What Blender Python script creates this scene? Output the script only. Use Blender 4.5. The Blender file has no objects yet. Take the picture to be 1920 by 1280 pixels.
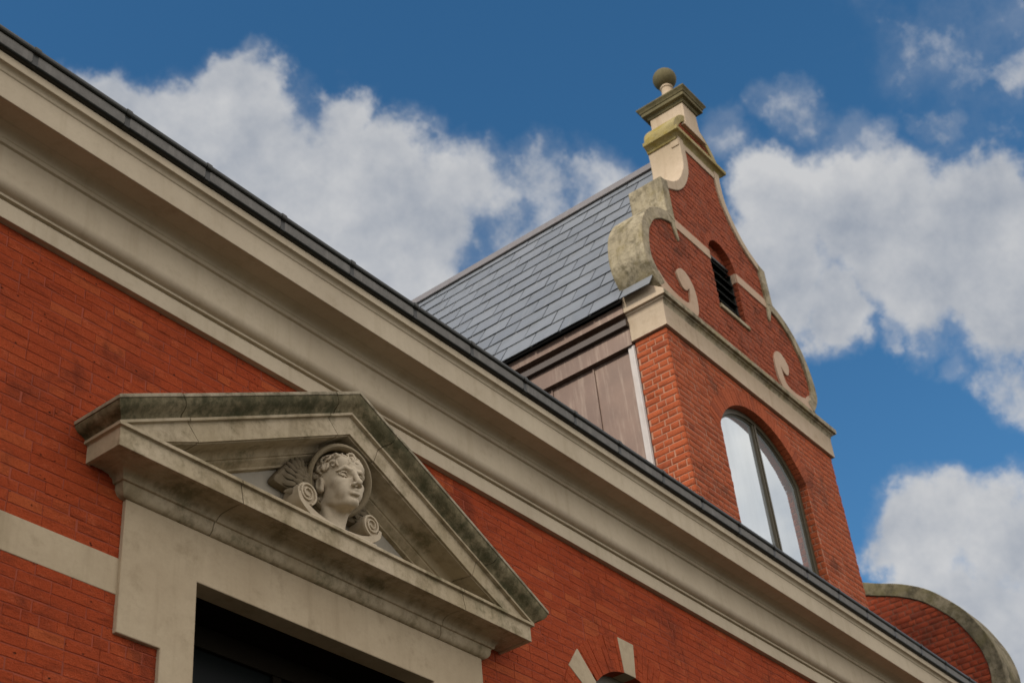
import bpy, bmesh, math, random
import numpy as np
from mathutils import Matrix, Vector
random.seed(7); RNG = np.random.default_rng(7)
C = bpy.context.scene.collection
S = bpy.context.scene
ZC = 1.6                      # eye height; heights below are given from the eye, walls stand at y = 0

# ------------------------------------------------------------------ camera
R0 = ((0.61397312, -0.78449878, -0.08717031), (0.42591865, 0.42225058, -0.80018607), (0.66455271, 0.45416528, 0.59338317))
cam_d = bpy.data.cameras.new('camera'); cam = bpy.data.objects.new('camera', cam_d); C.objects.link(cam)
mx = Matrix(((R0[0][0], -R0[1][0], -R0[2][0], 0.0), (R0[0][1], -R0[1][1], -R0[2][1], -6.2),
             (R0[0][2], -R0[1][2], -R0[2][2], ZC), (0, 0, 0, 1)))
cam.matrix_world = mx
cam_d.lens = 2743.427/1920*36; cam_d.sensor_width = 36; cam_d.clip_end = 2000; cam_d.clip_start = .1
cam_d.dof.use_dof = True; cam_d.dof.focus_distance = 10.6; cam_d.dof.aperture_fstop = 2.8
S.camera = cam

# ------------------------------------------------------------------ sky
def sky_dir(px, py):
    v = ((px-960)/2743.427, (py-640)/2743.427, 1.0)
    d = Vector([sum(R0[r][c]*v[r] for r in range(3)) for c in range(3)]); return d.normalized()
SUN = Vector((-.80, .14, .58)).normalized()
W = bpy.data.worlds.new('World'); S.world = W; W.use_nodes = True
nt = W.node_tree; nt.nodes.clear(); L = nt.links
def N(t, **k):
    n = nt.nodes.new(t)
    for a, b in k.items(): setattr(n, a, b)
    return n
def put(sock, v):
    if hasattr(v, 'is_linked') or isinstance(v, bpy.types.NodeSocket): L.new(v, sock)
    else: sock.default_value = v
def M(op, a, b=None, c=None, clamp=False):
    n = N('ShaderNodeMath', operation=op, use_clamp=clamp); put(n.inputs[0], a)
    if b is not None: put(n.inputs[1], b)
    if c is not None: put(n.inputs[2], c)
    return n.outputs[0]
def VM(op, a, b, out=0):
    n = N('ShaderNodeVectorMath', operation=op); put(n.inputs[0], a)
    if op == 'SCALE': put(n.inputs['Scale'], b)
    else: put(n.inputs[1], b)
    return n.outputs['Value'] if op in ('DOT_PRODUCT', 'LENGTH', 'DISTANCE') else n.outputs[0]
def MR(v, a, b, c=0.0, d=1.0, smooth=True):
    n = N('ShaderNodeMapRange', interpolation_type='SMOOTHSTEP' if smooth else 'LINEAR')
    put(n.inputs[0], v); n.inputs[1].default_value = a; n.inputs[2].default_value = b; n.inputs[3].default_value = c; n.inputs[4].default_value = d
    return n.outputs[0]
def NOI(vec, scale, detail=4, rough=.5, dist=0.0, col=False):
    n = N('ShaderNodeTexNoise'); put(n.inputs['Vector'], vec); n.inputs['Scale'].default_value = scale
    n.inputs['Detail'].default_value = detail; n.inputs['Roughness'].default_value = rough; n.inputs['Distortion'].default_value = dist
    return n.outputs['Color' if col else 'Fac']
def MIX(f, a, b):
    n = N('ShaderNodeMix', data_type='RGBA'); put(n.inputs[0], f); put(n.inputs[6], a); put(n.inputs[7], b); return n.outputs[2]
sky = N('ShaderNodeTexSky', sky_type='NISHITA', sun_disc=False)
sky.sun_elevation = math.asin(SUN.z); sky.sun_rotation = math.atan2(SUN.x, SUN.y)
sky.air_density = 1.0; sky.dust_density = .3; sky.ozone_density = 2.0
hs = N('ShaderNodeHueSaturation'); hs.inputs['Saturation'].default_value = 1.28; hs.inputs['Hue'].default_value = .494
L.new(sky.outputs[0], hs.inputs['Color'])
blue = VM('SCALE', hs.outputs[0], .124)
tc = N('ShaderNodeTexCoord'); D = VM('NORMALIZE', tc.outputs['Generated'], (0, 0, 0))
def cloud_density(dirv):
    wn = NOI(dirv, 6.0, 9, .62, 0, True)
    wv = VM('SCALE', VM('SUBTRACT', wn, (.5, .5, .5)), .13)
    p = VM('ADD', dirv, wv)
    best = None
    # (pixel x, pixel y, radius px, weight): cumulus banks standing in the sky behind and beside the roof
    for px, py, r, w in ((215, 225, 120, 1.0), (330, 270, 160, 1.0), (440, 170, 95, .80), (420, 330, 200, 1.0), (580, 400, 210, 1.0), (625, 225, 85, .62), (740, 330, 130, .85), (760, 440, 170, .95), (640, 540, 230, 1.0),
                         (900, 380, 130, .72), (1010, 340, 110, .60), (1130, 335, 110, .62), (1020, 420, 120, .56), (960, 460, 110, .62), (1390, 255, 95, .56), (1550, 225, 95, .58), (1640, 265, 80, .52), (1760, 245, 60, .42), (1480, 200, 60, .46),
                         (1480, 410, 130, 1.0), (1430, 520, 150, 1.0), (1650, 450, 180, 1.0), (1850, 430, 150, 1.0), (1540, 600, 105, 1.0), (1740, 540, 150, 1.0), (1660, 645, 50, .62), (1900, 560, 150, .95),
                         (1885, 105, 65, .46), (1890, 740, 90, .68), (1800, 700, 50, .50), (1760, 1000, 115, .88), (1900, 1020, 130, .9), (1680, 1030, 60, .72), (1850, 1150, 150, .9), (1760, 1130, 90, .75)):
        d = VM('DISTANCE', p, tuple(sky_dir(px, py)))
        rr = r/2743.427*1.02
        v = MR(d, rr*1.35, rr*.30, 0.0, w, True)
        best = v if best is None else M('SMOOTH_MAX', best, v, .12)
    # the rest of the sky, out of this view: broken bright cloud
    far = MR(VM('DOT_PRODUCT', dirv, (-.30, -.92, .25)), -.42, .25, 0.0, .9)
    left = MR(VM('DOT_PRODUCT', dirv, (-.85, .2, .45)), .35, .8, 0.0, .5)
    best = M('MAXIMUM', M('MAXIMUM', best, far), left)
    fb = NOI(dirv, 9.0, 12, .62, 0)
    fine = NOI(dirv, 30.0, 9, .66, .2)
    veil = M('MULTIPLY', MR(M('ADD', best, M('MULTIPLY', M('SUBTRACT', fb, .5), 1.0)), .24, .80), .45)
    return veil, M('ADD', best, M('ADD', M('MULTIPLY', M('SUBTRACT', fb, .5), 1.15), M('MULTIPLY', M('SUBTRACT', fine, .5), .55)))
veil, den = cloud_density(D)
cover = M('MAXIMUM', MR(den, .34, .78, 0, 1), veil)
off = VM('ADD', D, tuple(SUN*.030+Vector((0, 0, .012))))
g0 = NOI(D, 9.0, 6, .56, 0); g1 = NOI(off, 9.0, 6, .56, 0)
h0 = NOI(D, 21.0, 8, .6, 0); h1 = NOI(VM('ADD', D, tuple(SUN*.013)), 21.0, 8, .6, 0)
b1 = NOI(VM('ADD', D, (.31, .1, .2)), 5.0, 6, .55, .2)
lit = M('ADD', M('MULTIPLY', M('SUBTRACT', g0, g1), 2.0), M('ADD', M('MULTIPLY', M('SUBTRACT', h0, h1), 1.3), M('MULTIPLY', M('SUBTRACT', b1, .5), 1.3)))
lit = M('ADD', M('ADD', .56, lit), MR(den, 1.25, .55, -.14, .16, False), clamp=True)
cc = MIX(lit, (.33, .365, .425, 1), (.60, .605, .615, 1))
fd = VM('DOT_PRODUCT', D, (-.30, -.86, .42))
cc = VM('MULTIPLY', cc, MIX(MR(fd, -.1, .75), (1, 1, 1, 1), (3.0, 2.72, 2.44, 1)))
colr = MIX(M('MULTIPLY', cover, .97), blue, cc)
bg = N('ShaderNodeBackground'); L.new(colr, bg.inputs[0]); bg.inputs[1].default_value = 1.0
out = N('ShaderNodeOutputWorld'); L.new(bg.outputs[0], out.inputs[0])
W.cycles.sampling_method = 'MANUAL'; W.cycles.sample_map_resolution = 1024

# ------------------------------------------------------------------ sun (behind thin cloud) and exposure
sd = bpy.data.lights.new('sun', 'SUN'); sd.energy = 2.5; sd.angle = math.radians(9); sd.color = (1.0, .93, .80)
so = bpy.data.objects.new('sun', sd); C.objects.link(so); so.rotation_euler = SUN.to_track_quat('Z', 'Y').to_euler(); so.location = (-20, -10, 30)
S.view_settings.view_transform = 'Standard'; S.view_settings.look = 'None'; S.view_settings.exposure = 0.0; S.view_settings.gamma = 1
S.cycles.max_bounces = 6; S.cycles.use_denoising = True

# ------------------------------------------------------------------ materials
def new_mat(name):
    global nt, L
    m = bpy.data.materials.new(name); m.use_nodes = True; nt = m.node_tree; L = nt.links; nt.nodes.clear()
    b = N('ShaderNodeBsdfPrincipled'); o = N('ShaderNodeOutputMaterial'); L.new(b.outputs[0], o.inputs[0])
    return m, b
def POS(scale=(1, 1, 1), off=(0, 0, 0)):
    g = N('ShaderNodeNewGeometry'); n = N('ShaderNodeMapping'); L.new(g.outputs['Position'], n.inputs[0])
    n.inputs['Scale'].default_value = scale; n.inputs['Location'].default_value = off; return n.outputs[0]
def BUMP(b, h, strength, dist=.01):
    n = N('ShaderNodeBump'); n.inputs['Strength'].default_value = strength; n.inputs['Distance'].default_value = dist
    put(n.inputs['Height'], h); L.new(n.outputs[0], b.inputs['Normal'])
def c4(c): return (c[0], c[1], c[2], 1)
def stone(name, base, light, stain, amt=.5, streak=.35, moss=None, mossamt=0.0, bump=.25, rough=.85, thr=.52, grit=.22, mthr=.44):
    m, b = new_mat(name)
    p = POS()
    n1 = NOI(p, 1.7, 5, .55); n2 = NOI(p, 46, 5, .7); n3 = NOI(POS((6, 6, .5)), 1.6, 5, .6); n4 = NOI(p, 4.2, 7, .62); n6 = NOI(p, 17, 6, .7)
    col = MIX(MR(n1, .3, .7), c4(base), c4(light))
    col = MIX(M('MULTIPLY', MR(n6, .42, .72), grit), col, c4([x*.66 for x in base]))
    col = MIX(M('MULTIPLY', MR(n2, .40, .75), grit), col, c4([x*.70 for x in base]))
    col = MIX(M('MULTIPLY', MR(n3, .48, .78), streak), col, c4(stain))
    col = MIX(M('MULTIPLY', MR(M('ADD', n4, M('MULTIPLY', M('SUBTRACT', n6, .5), .35)), thr, thr+.25), amt), col, c4(stain))
    if moss:
        n5 = M('ADD', NOI(POS((1, 1, 1), (3, 7, 1)), 3.4, 7, .62), M('MULTIPLY', M('SUBTRACT', n6, .5), .4))
        col = MIX(M('MULTIPLY', MR(n5, mthr, mthr+.24), mossamt), col, c4(moss))
    L.new(col, b.inputs['Base Color']); b.inputs['Roughness'].default_value = rough; b.inputs['Specular IOR Level'].default_value = .2
    BUMP(b, M('ADD', M('MULTIPLY', n2, .6), M('ADD', M('MULTIPLY', n6, .6), M('MULTIPLY', NOI(p, 150, 3, .6), .3))), bump, .012)
    return m
def brick(name, c1, c2, c3, soot, sootamt, bump=.5):
    m, b = new_mat(name)
    g = N('ShaderNodeNewGeometry'); ri = g.outputs['Random Per Island']; p = POS()
    n1 = NOI(p, 3.0, 6, .65); n2 = NOI(p, 26, 7, .7, .3); n3 = NOI(POS((1, 1, 2.2)), 70, 5, .65)
    col = MIX(MR(ri, 0, 1, 0, 1, False), c4(c1), c4(c2))
    col = MIX(M('MULTIPLY', MR(ri, .88, 1.0, 0, 1, False), .8), col, c4(c3))
    col = MIX(M('MULTIPLY', MR(n1, .35, .7), .45), col, c4(c2))
    col = MIX(M('MULTIPLY', MR(n2, .5, .72), .40), col, c4([x*.55 for x in c1]))
    col = MIX(M('MULTIPLY', MR(NOI(p, 55, 4, .6), .62, .74), .35), col, c4([min(1, x*1.5+.02) for x in c3]))
    sk = NOI(POS((1.3, 1.3, 11), (4, 1, 8)), 2.6, 8, .72)
    col = MIX(M('MULTIPLY', MR(sk, .50, .68), .62), col, c4([x*.42 for x in c1]))
    lt = M('ADD', NOI(POS((2, 2, 5), (7, 3, 2)), 3.2, 7, .7), M('MULTIPLY', M('SUBTRACT', n3, .5), .5))
    col = MIX(M('MULTIPLY', MR(lt, .54, .74), .40), col, c4([min(1, x*1.25+.035) for x in c3]))
    fn = NOI(p, 95, 4, .7)
    col = MIX(M('MULTIPLY', MR(fn, .50, .68), .42), col, c4([x*.45 for x in c1]))
    so_ = NOI(POS((1, 1, 1), (11, 2, 5)), 1.6, 7, .68, .5)
    col = MIX(M('MULTIPLY', MR(so_, .52, .68), sootamt), col, c4(soot))
    pit = N('ShaderNodeTexVoronoi', feature='F1'); put(pit.inputs['Vector'], VM('ADD', POS((1, 1, 1.5)), VM('SCALE', NOI(p, 20, 3, .5, 0, True), .03))); pit.inputs['Scale'].default_value = 16
    pm = M('MULTIPLY', MR(pit.outputs['Distance'], .16, .08), MR(NOI(POS((1, 1, 1), (2, 9, 4)), 6, 3, .5), .5, .62))
    col = MIX(M('MULTIPLY', pm, .85), col, c4((.02, .012, .008)))
    L.new(col, b.inputs['Base Color']); b.inputs['Roughness'].default_value = .88; b.inputs['Specular IOR Level'].default_value = .2
    h = M('ADD', n2, M('ADD', M('MULTIPLY', n3, .7), M('ADD', M('MULTIPLY', fn, .4), M('MULTIPLY', pm, -1.6))))
    BUMP(b, h, bump, .020)
    return m
def plain(name, base, var=.3, rough=.5, metal=0.0, scale=6, bump=.1, light=None, streak=None, samt=.4):
    m, b = new_mat(name); p = POS(); n1 = NOI(p, scale, 6, .6); n2 = NOI(p, scale*9, 4, .6)
    col = MIX(n1, c4([x*(1-var) for x in base]), c4([min(1, x*(1+var)) for x in (light or base)]))
    if streak:
        n3 = NOI(POS((9, 9, .8)), 1.8, 6, .65); col = MIX(M('MULTIPLY', MR(n3, .48, .7), samt), col, c4(streak))
    L.new(col, b.inputs['Base Color']); b.inputs['Roughness'].default_value = rough; b.inputs['Metallic'].default_value = metal
    BUMP(b, M('ADD', n1, M('MULTIPLY', n2, .4)), bump, .01)
    return m

MAT = {}
MAT['cornice'] = stone('painted cornice stone', (.44, .37, .268), (.50, .425, .31), (.27, .21, .125), .28, .28, bump=.10, rough=.8, thr=.54, grit=.12)
MAT['window_stone'] = stone('window surround stone', (.39, .312, .208), (.455, .372, .255), (.22, .168, .098), .42, .34, bump=.16, grit=.15)
MAT['ped'] = stone('weathered pediment stone', (.37, .30, .19), (.49, .41, .29), (.15, .115, .055), .55, .40, (.085, .08, .032), .60, bump=.3, thr=.46, mthr=.50)
MAT['moss'] = stone('mossy crown stone', (.20, .165, .09), (.31, .26, .16), (.060, .054, .026), .62, .6, (.038, .042, .017), .68, bump=.45, thr=.40, mthr=.38, grit=.6)
MAT['strip'] = stone('lichen grey top stone', (.33, .28, .19), (.44, .38, .28), (.10, .085, .05), .7, .3, (.05, .055, .025), .7, bump=.4, thr=.44, mthr=.50, grit=.6)
MAT['tymp'] = stone('grey tympanum stone', (.30, .275, .225), (.35, .32, .265), (.21, .185, .135), .25, .15, bump=.12)
MAT['bust'] = stone('carved bust stone', (.47, .395, .285), (.55, .47, .35), (.24, .185, .11), .45, .22, bump=.16, grit=.25)
MAT['bustdark'] = stone('dark weathered bust stone', (.15, .12, .075), (.20, .16, .105), (.06, .048, .03), .5, .2, bump=.25)
MAT['dstone'] = stone('dormer dressed stone', (.46, .36, .25), (.53, .42, .31), (.28, .185, .11), .30, .28, bump=.12, grit=.18)
MAT['pink'] = stone('pink faded gable stone', (.45, .315, .215), (.51, .375, .27), (.28, .17, .10), .35, .28, bump=.14, grit=.2)
MAT['coping'] = stone('lichen coping stone', (.34, .285, .19), (.47, .40, .28), (.075, .062, .038), .68, .62, (.22, .17, .05), .38, bump=.5, thr=.44, grit=.75)
MAT['shadecoping'] = stone('lichen coping stone darkened for shade', (.22, .185, .115), (.32, .27, .18), (.055, .047, .028), .8, .6, (.15, .13, .05), .5, bump=.5, thr=.42, grit=.6)  # coping stone again, its colour darkened to carry the end gable's shade
MAT['lichen'] = stone('yellow lichen coping stone', (.33, .265, .11), (.42, .35, .19), (.13, .11, .045), .5, .35, (.28, .205, .03), .75, bump=.4, grit=.35)
MAT['ball'] = stone('lichen finial stone', (.13, .112, .060), (.19, .16, .085), (.065, .058, .03), .6, .3, (.10, .085, .04), .5, bump=.3, grit=.3)
MAT['hat'] = stone('weathered hat stone', (.20, .160, .100), (.28, .23, .15), (.11, .085, .05), .4, .2, bump=.2)
MAT['brick'] = brick('red painted brick', (.375, .057, .0150), (.435, .072, .019), (.49, .112, .032), (.12, .024, .011), .62, .95)
MAT['mortar'] = plain('red washed mortar', (.27, .052, .022), .75, .9, 0, 7, .5)
MAT['dbrick'] = brick('dormer brick', (.36, .078, .028), (.46, .108, .040), (.22, .048, .022), (.11, .034, .018), .65, .6)
MAT['dmortar'] = plain('pale mortar', (.40, .20, .125), .3, .9, 0, 14, .4)
MAT['gbrick'] = brick('gable brick', (.30, .066, .028), (.38, .090, .038), (.15, .037, .019), (.075, .028, .015), .75, .7)
MAT['gmortar'] = plain('dark mortar', (.20, .065, .034), .3, .9, 0, 14, .4)
MAT['ebrick'] = brick('end gable brick', (.32, .052, .021), (.41, .080, .032), (.16, .034, .018), (.075, .028, .017), .6, .7)
MAT['gutter'] = plain('dark painted gutter metal', (.118, .112, .100), .5, .6, .1, 14, .12, streak=(.20, .19, .175), samt=.5)
MAT['gutterdark'] = plain('dark bracket metal and gutter shade', (.014, .015, .012), .3, .4, .3, 10, .1)  # dark bracket metal; on rim and underside the shade is in the colour
MAT['copper'] = plain('weathered brown copper', (.135, .082, .060), .35, .45, .3, 2.2, .12, streak=(.27, .20, .155), samt=.5)
MAT['ridge'] = plain('grey ridge metal', (.22, .20, .195), .2, .5, .3, 8, .1, streak=(.17, .12, .10), samt=.4)
MAT['lead'] = plain('pale zinc flashing', (.35, .315, .30), .15, .5, .3, 8, .1, streak=(.30, .22, .17), samt=.3)
MAT['frame'] = plain('olive painted timber', (.075, .062, .034), .25, .5, 0, 20, .1)
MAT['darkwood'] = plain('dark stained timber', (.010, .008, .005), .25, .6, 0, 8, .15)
MAT['darkwood'].node_tree.nodes['Principled BSDF'].inputs['Specular IOR Level'].default_value = .04
MAT['moulding'] = plain('brown painted moulding', (.060, .040, .032), .25, .55, .1, 8, .1)
MAT['louvre'] = plain('black louvre paint', (.012, .014, .011), .3, .5, 0, 12, .1)
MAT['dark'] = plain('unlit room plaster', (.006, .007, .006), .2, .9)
MAT['roof'] = plain('grey roof slate', (.03, .032, .034), .2, .7)
MAT['grass'] = plain('lawn grass', (.030, .032, .014), .4, .95, 0, 1.5, .5)
MAT['paving'] = plain('dark paving', (.060, .048, .034), .15, .9, 0, 3, .2)
def slate_mat():
    m, b = new_mat('blue grey slate'); g = N('ShaderNodeNewGeometry'); ri = g.outputs['Random Per Island']; p = POS()
    col = MIX(ri, (.160, .172, .192, 1), (.200, .212, .232, 1))
    col = MIX(M('MULTIPLY', MR(NOI(p, 3.5, 7, .65), .45, .7), .4), col, (.12, .125, .125, 1))
    col = MIX(M('MULTIPLY', MR(NOI(POS((.5, 4, .5)), 5, 5, .6), .55, .7), .3), col, (.27, .275, .28, 1))
    L.new(col, b.inputs['Base Color']); b.inputs['Roughness'].default_value = .5
    BUMP(b, NOI(p, 22, 6, .65), .15, .01); return m
MAT['slate'] = slate_mat()
def pane_mat(name, tint, rough, wgt):
    m, b = new_mat(name); p = POS((2.4, 2.4, .35))
    n = NOI(p, 1.3, 4, .5)
    L.new(MIX(n, c4([x*.8 for x in tint]), c4([min(1, x*1.1) for x in tint])), b.inputs['Base Color']); b.inputs['Roughness'].default_value = rough
    b.inputs['Metallic'].default_value = wgt; b.inputs['Specular IOR Level'].default_value = .8
    BUMP(b, NOI(POS(), 1.2, 2, .4), .04, .02); return m
MAT['glass'] = pane_mat('sky reflecting glass', (.70, .765, .80), .04, .72)
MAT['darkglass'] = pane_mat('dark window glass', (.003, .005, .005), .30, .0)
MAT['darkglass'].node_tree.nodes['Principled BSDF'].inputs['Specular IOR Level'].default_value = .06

# ------------------------------------------------------------------ mesh helpers
class MB:
    def __init__(s): s.v = []; s.f = []; s.mi = []; s.m = 0
    def add(s, vs, fs):
        o = len(s.v); s.v += [tuple(p) for p in vs]
        for f in fs: s.f.append([o+i for i in f]); s.mi.append(s.m)
    def box(s, x0, x1, y0, y1, z0, z1):
        vs = [(x, y, z) for z in (z0, z1) for y in (y0, y1) for x in (x0, x1)]
        s.add(vs, [(0, 2, 3, 1), (4, 5, 7, 6), (0, 1, 5, 4), (2, 6, 7, 3), (0, 4, 6, 2), (1, 3, 7, 5)])
    def prism(s, poly, a, b, fr):              # poly of (u, v), extruded from depth a to b, fr(u, v, d) -> xyz
        n = len(poly); vs = [fr(u, v, a) for u, v in poly]+[fr(u, v, b) for u, v in poly]
        s.add(vs, [tuple(range(n)), tuple(range(2*n-1, n-1, -1))]+[(i, (i+1) % n, n+(i+1) % n, n+i) for i in range(n)])
    def loft(s, loops, cap=True, closed=True):
        n = len(loops[0]); vs = [p for l in loops for p in l]; fs = []
        for k in range(len(loops)-1):
            for i in range(n if closed else n-1):
                j = (i+1) % n; fs.append((k*n+i, k*n+j, (k+1)*n+j, (k+1)*n+i))
        if cap: fs += [tuple(range(n)), tuple(range((len(loops)-1)*n+n-1, (len(loops)-1)*n-1, -1))]
        s.add(vs, fs)
    def lathe(s, prof, cx, cy, seg=40, cz=0, axis=None):
        loops = []
        for r, z in prof: loops.append([(cx+r*math.cos(2*math.pi*i/seg), cy+r*math.sin(2*math.pi*i/seg), z+cz) for i in range(seg)])
        s.loft(loops, True)
    def tube(s, pts, rad, seg=8):
        loops = []; P = [Vector(p) for p in pts]; up = Vector((0, 0, 1))
        for i, p in enumerate(P):
            t = (P[min(i+1, len(P)-1)]-P[max(i-1, 0)]).normalized(); a = t.cross(up)
            if a.length < .1: a = t.cross(Vector((0, 1, 0)))
            a.normalize(); b = t.cross(a); r = rad[i] if isinstance(rad, (list, tuple)) else rad
            loops.append([tuple(p+(a*math.cos(q)+b*math.sin(q))*r) for q in [2*math.pi*k/seg for k in range(seg)]])
        s.loft(loops)
    def build(s, name, mats, parent=None, bevel=0.0, smooth=40, seg=2, lift=ZC):
        me = bpy.data.meshes.new(name); bm = bmesh.new()
        off = Vector(parent['_base']) if parent is not None and '_base' in parent else Vector((0, 0, 0))
        me.from_pydata([(x-off.x, y-off.y, z+lift-off.z) for x, y, z in s.v], [], s.f)
        if not isinstance(mats, (list, tuple)): mats = [mats]
        for k in mats: me.materials.append(MAT[k])
        if len(mats) > 1 and max(s.mi): me.polygons.foreach_set('material_index', s.mi)
        bm.from_mesh(me); bmesh.ops.recalc_face_normals(bm, faces=bm.faces); bm.to_mesh(me); bm.free()
        if smooth:
            me.polygons.foreach_set('use_smooth', [True]*len(me.polygons)); me.set_sharp_from_angle(angle=math.radians(smooth))
        o = bpy.data.objects.new(name, me); C.objects.link(o)
        if parent is not None:
            o.parent = parent
            o['_base'] = tuple(off)
        if bevel:
            md = o.modifiers.new('soft_edge', 'BEVEL'); md.width = bevel; md.segments = seg; md.limit_method = 'ANGLE'; md.angle_limit = math.radians(35)
        return o
def thing(name, label, cat, base, group=None):
    o = bpy.data.objects.new(name, None); C.objects.link(o); o.empty_display_size = .3
    b = (base[0], base[1], base[2]+ZC); o.location = b; o['_base'] = b; o['label'] = label; o['category'] = cat
    if group: o['group'] = group
    return o
def FXZ(u, v, d): return (u, -d, v)            # wall facing the viewer, d outwards
def cr(pts, n=5, closed=False):                # smooth curve through points
    P = [Vector(p) for p in pts]; out_ = []; m = len(P)
    for i in range(m if closed else m-1):
        g = (lambda k: P[k % m]) if closed else (lambda k: P[max(0, min(m-1, k))])
        a, b, c, d = g(i-1), g(i), g(i+1), g(i+2)
        for k in range(n):
            t = k/n; out_.append(tuple(.5*((2*b)+(c-a)*t+(2*a-5*b+4*c-d)*t*t+(3*b-a-3*c+d)*t**3)))
    if not closed: out_.append(tuple(P[-1]))
    return out_
def arcp(a0, z0, a1, z1, convex, n=7):         # quarter curve between two profile points
    r = []
    for i in range(n+1):
        t = i/n*math.pi/2
        if convex: r.append((a0+(a1-a0)*math.sin(t), z0+(z1-z0)*(1-math.cos(t))))
        else: r.append((a0+(a1-a0)*(1-math.cos(t)), z0+(z1-z0)*math.sin(t)))
    return r
def subtract(iv, cut):
    r = []
    for a, b in iv:
        if cut[1] <= a or cut[0] >= b: r.append((a, b)); continue
        if cut[0] > a: r.append((a, cut[0]))
        if cut[1] < b: r.append((cut[1], b))
    return r
def bricks(mb, fr, z0, z1, ivs, course, blen, bond, z_ref, joint=.009, core=.10, rec=.006, rough=.0016, step=.02, seed=1, inset=0.0, washed=False):
    """rows of single bricks on a mortar core; ivs(z) gives the solid stretches of the wall at height z"""
    rn = random.Random(seed)
    mb.m = 1; z = z0; prev = None; zs = z0
    while z < z1-1e-6:
        iv = ivs(z+step/2)
        if iv != prev:
            if prev:
                for a, b in prev: mb.prism([(a+inset, zs), (b-inset, zs), (b-inset, z), (a+inset, z)], -core, -rec, fr)
            prev = iv; zs = z
        z = min(z1, z+step)
    for a, b in prev or []: mb.prism([(a+inset, zs), (b-inset, zs), (b-inset, z1), (a+inset, z1)], -core, -rec, fr)
    mb.m = 0
    k0 = math.floor((z0-z_ref)/course+1e-6)
    for k in range(k0, int((z1-z_ref)/course)+2):
        v0, v1 = z_ref+k*course, z_ref+(k+1)*course
        a0, a1 = max(v0, z0), min(v1, z1)
        if a1-a0 < .018: continue
        head = (k % bond == 0); ln = blen/2 if head else blen
        offs = blen*.25 if head else (blen*.5*(k % 2)+rn.choice((0, 0, blen*.5)) if bond > 2 else 0)
        for A, B in ivs((a0+a1)/2):
            u = math.floor((A-offs)/ln)*ln+offs
            while u < B:
                jl = rn.uniform(-.006, .006) if bond > 2 else rn.uniform(-.003, .003)
                p, q = max(u+jl, A), min(u+ln+rn.uniform(-.004, .004), B); u += ln
                if q-p < .03: continue
                l = p+(joint/2 if p > A+1e-4 else 0); r = q-(joint/2 if q < B-1e-4 else 0)
                b_, t_ = a0+joint/2, a1-joint/2
                if washed: b_ += rn.choice((-.0015, -.001, 0, .0005, .002)); t_ += rn.choice((-.002, 0, .0005, .001))
                if t_-b_ < .012: continue
                j = lambda: rn.uniform(-rough, rough)
                d0 = j()*(.45 if washed else 1.1); c = .0022 if washed else .0045
                tl = rn.uniform(-.0012, .0012)
                co = [(l+j(), b_+j()), (r+j(), b_+j()), (r+j(), t_+j()), (l+j(), t_+j())]
                fi = [(co[0][0]+c, co[0][1]+c), (co[1][0]-c, co[1][1]+c), (co[2][0]-c, co[2][1]-c), (co[3][0]+c, co[3][1]-c)]
                vs = [fr(x, y, -.02) for x, y in co]+[fr(x, y, d0-.004) for x, y in co]+[fr(fi[n][0], fi[n][1], d0+(tl if n in (1, 2) else -tl)) for n in range(4)]
                mb.add(vs, [(8, 9, 10, 11)]+[(4+i, 4+(i+1) % 4, 8+(i+1) % 4, 8+i) for i in range(4)]+[(i, (i+1) % 4, 4+(i+1) % 4, 4+i) for i in range(4)])
def arch_ring(mb, fr, cx, cz, r0, r1, a0, a1, pitch, d1, d0=-.10, skip=None, split=0.0, seed=3):
    """wedge shaped arch bricks, each one its own piece"""
    rn = random.Random(seed); n = max(1, round((a1-a0)*(r0+r1)/2/pitch)); mb.m = 0
    for i in range(n):
        t0, t1 = a0+(a1-a0)*i/n, a0+(a1-a0)*(i+1)/n; g = .0035/r1
        if skip and any(s0 < (t0+t1)/2 < s1 for s0, s1 in skip): continue
        cuts = [r0, r1]
        if split: cuts = [r0, r0+(r1-r0)*(split if i % 2 else 1-split), r1]
        for q in range(len(cuts)-1):
            ra, rb = cuts[q]+(.004 if q else 0), cuts[q+1]-(.004 if q < len(cuts)-2 else 0); dd = d1+rn.uniform(-.002, .002)
            P = [(cx+r*math.cos(t), cz+r*math.sin(t)) for r, t in ((ra, t0+g), (rb, t0+g), (rb, t1-g), (ra, t1-g))]
            mb.prism(P, d0, dd, fr)

# ------------------------------------------------------------------ ground
g = MB(); g.box(-400, 400, -400, 400, -.3, 0); o = g.build('ground', 'grass', lift=0, smooth=0); o['kind'] = 'structure'
g = MB(); g.box(-60, 60, -9.5, -1.5, .001, .006); o = g.build('pavement', 'paving', lift=0, smooth=0); o['kind'] = 'structure'

# ------------------------------------------------------------------ main building
XW0, XW1 = -6.0, 20.5
PC = 6.4805                                    # middle of the pediment
AX, AZ = 10.314, 4.35                          # centre of the small arched window
house = thing('brick_building', 'long red brick building with a deep pale moulded cornice under its slate roof', 'building', (7, 3, -ZC))
def main_iv(z):
    iv = [(XW0, XW1)]
    if z < 4.45: iv = subtract(iv, (5.13, 7.83))
    if 4.011 < z < 4.245: iv = subtract(iv, (XW0, 4.79))
    if z < AZ: iv = subtract(iv, (AX-.79, AX+.79))
    elif z < AZ+.85: w = math.sqrt(max(0, .85**2-(z-AZ)**2)); iv = subtract(iv, (AX-w, AX+w))
    return iv
mb = MB(); bricks(mb, FXZ, 2.2, 6.17, main_iv, .0737, .236, 5, 6.155-.0737*54, joint=.0055, core=.25, rec=.0034, seed=2, rough=.0022, washed=True)
arch_ring(mb, FXZ, AX, AZ, .79, 1.115, 0, math.pi, .078, .004, -.22, skip=[(math.radians(a-7), math.radians(a+7)) for a in (39, 90, 141)], split=.68)
mb.m = 1
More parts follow.
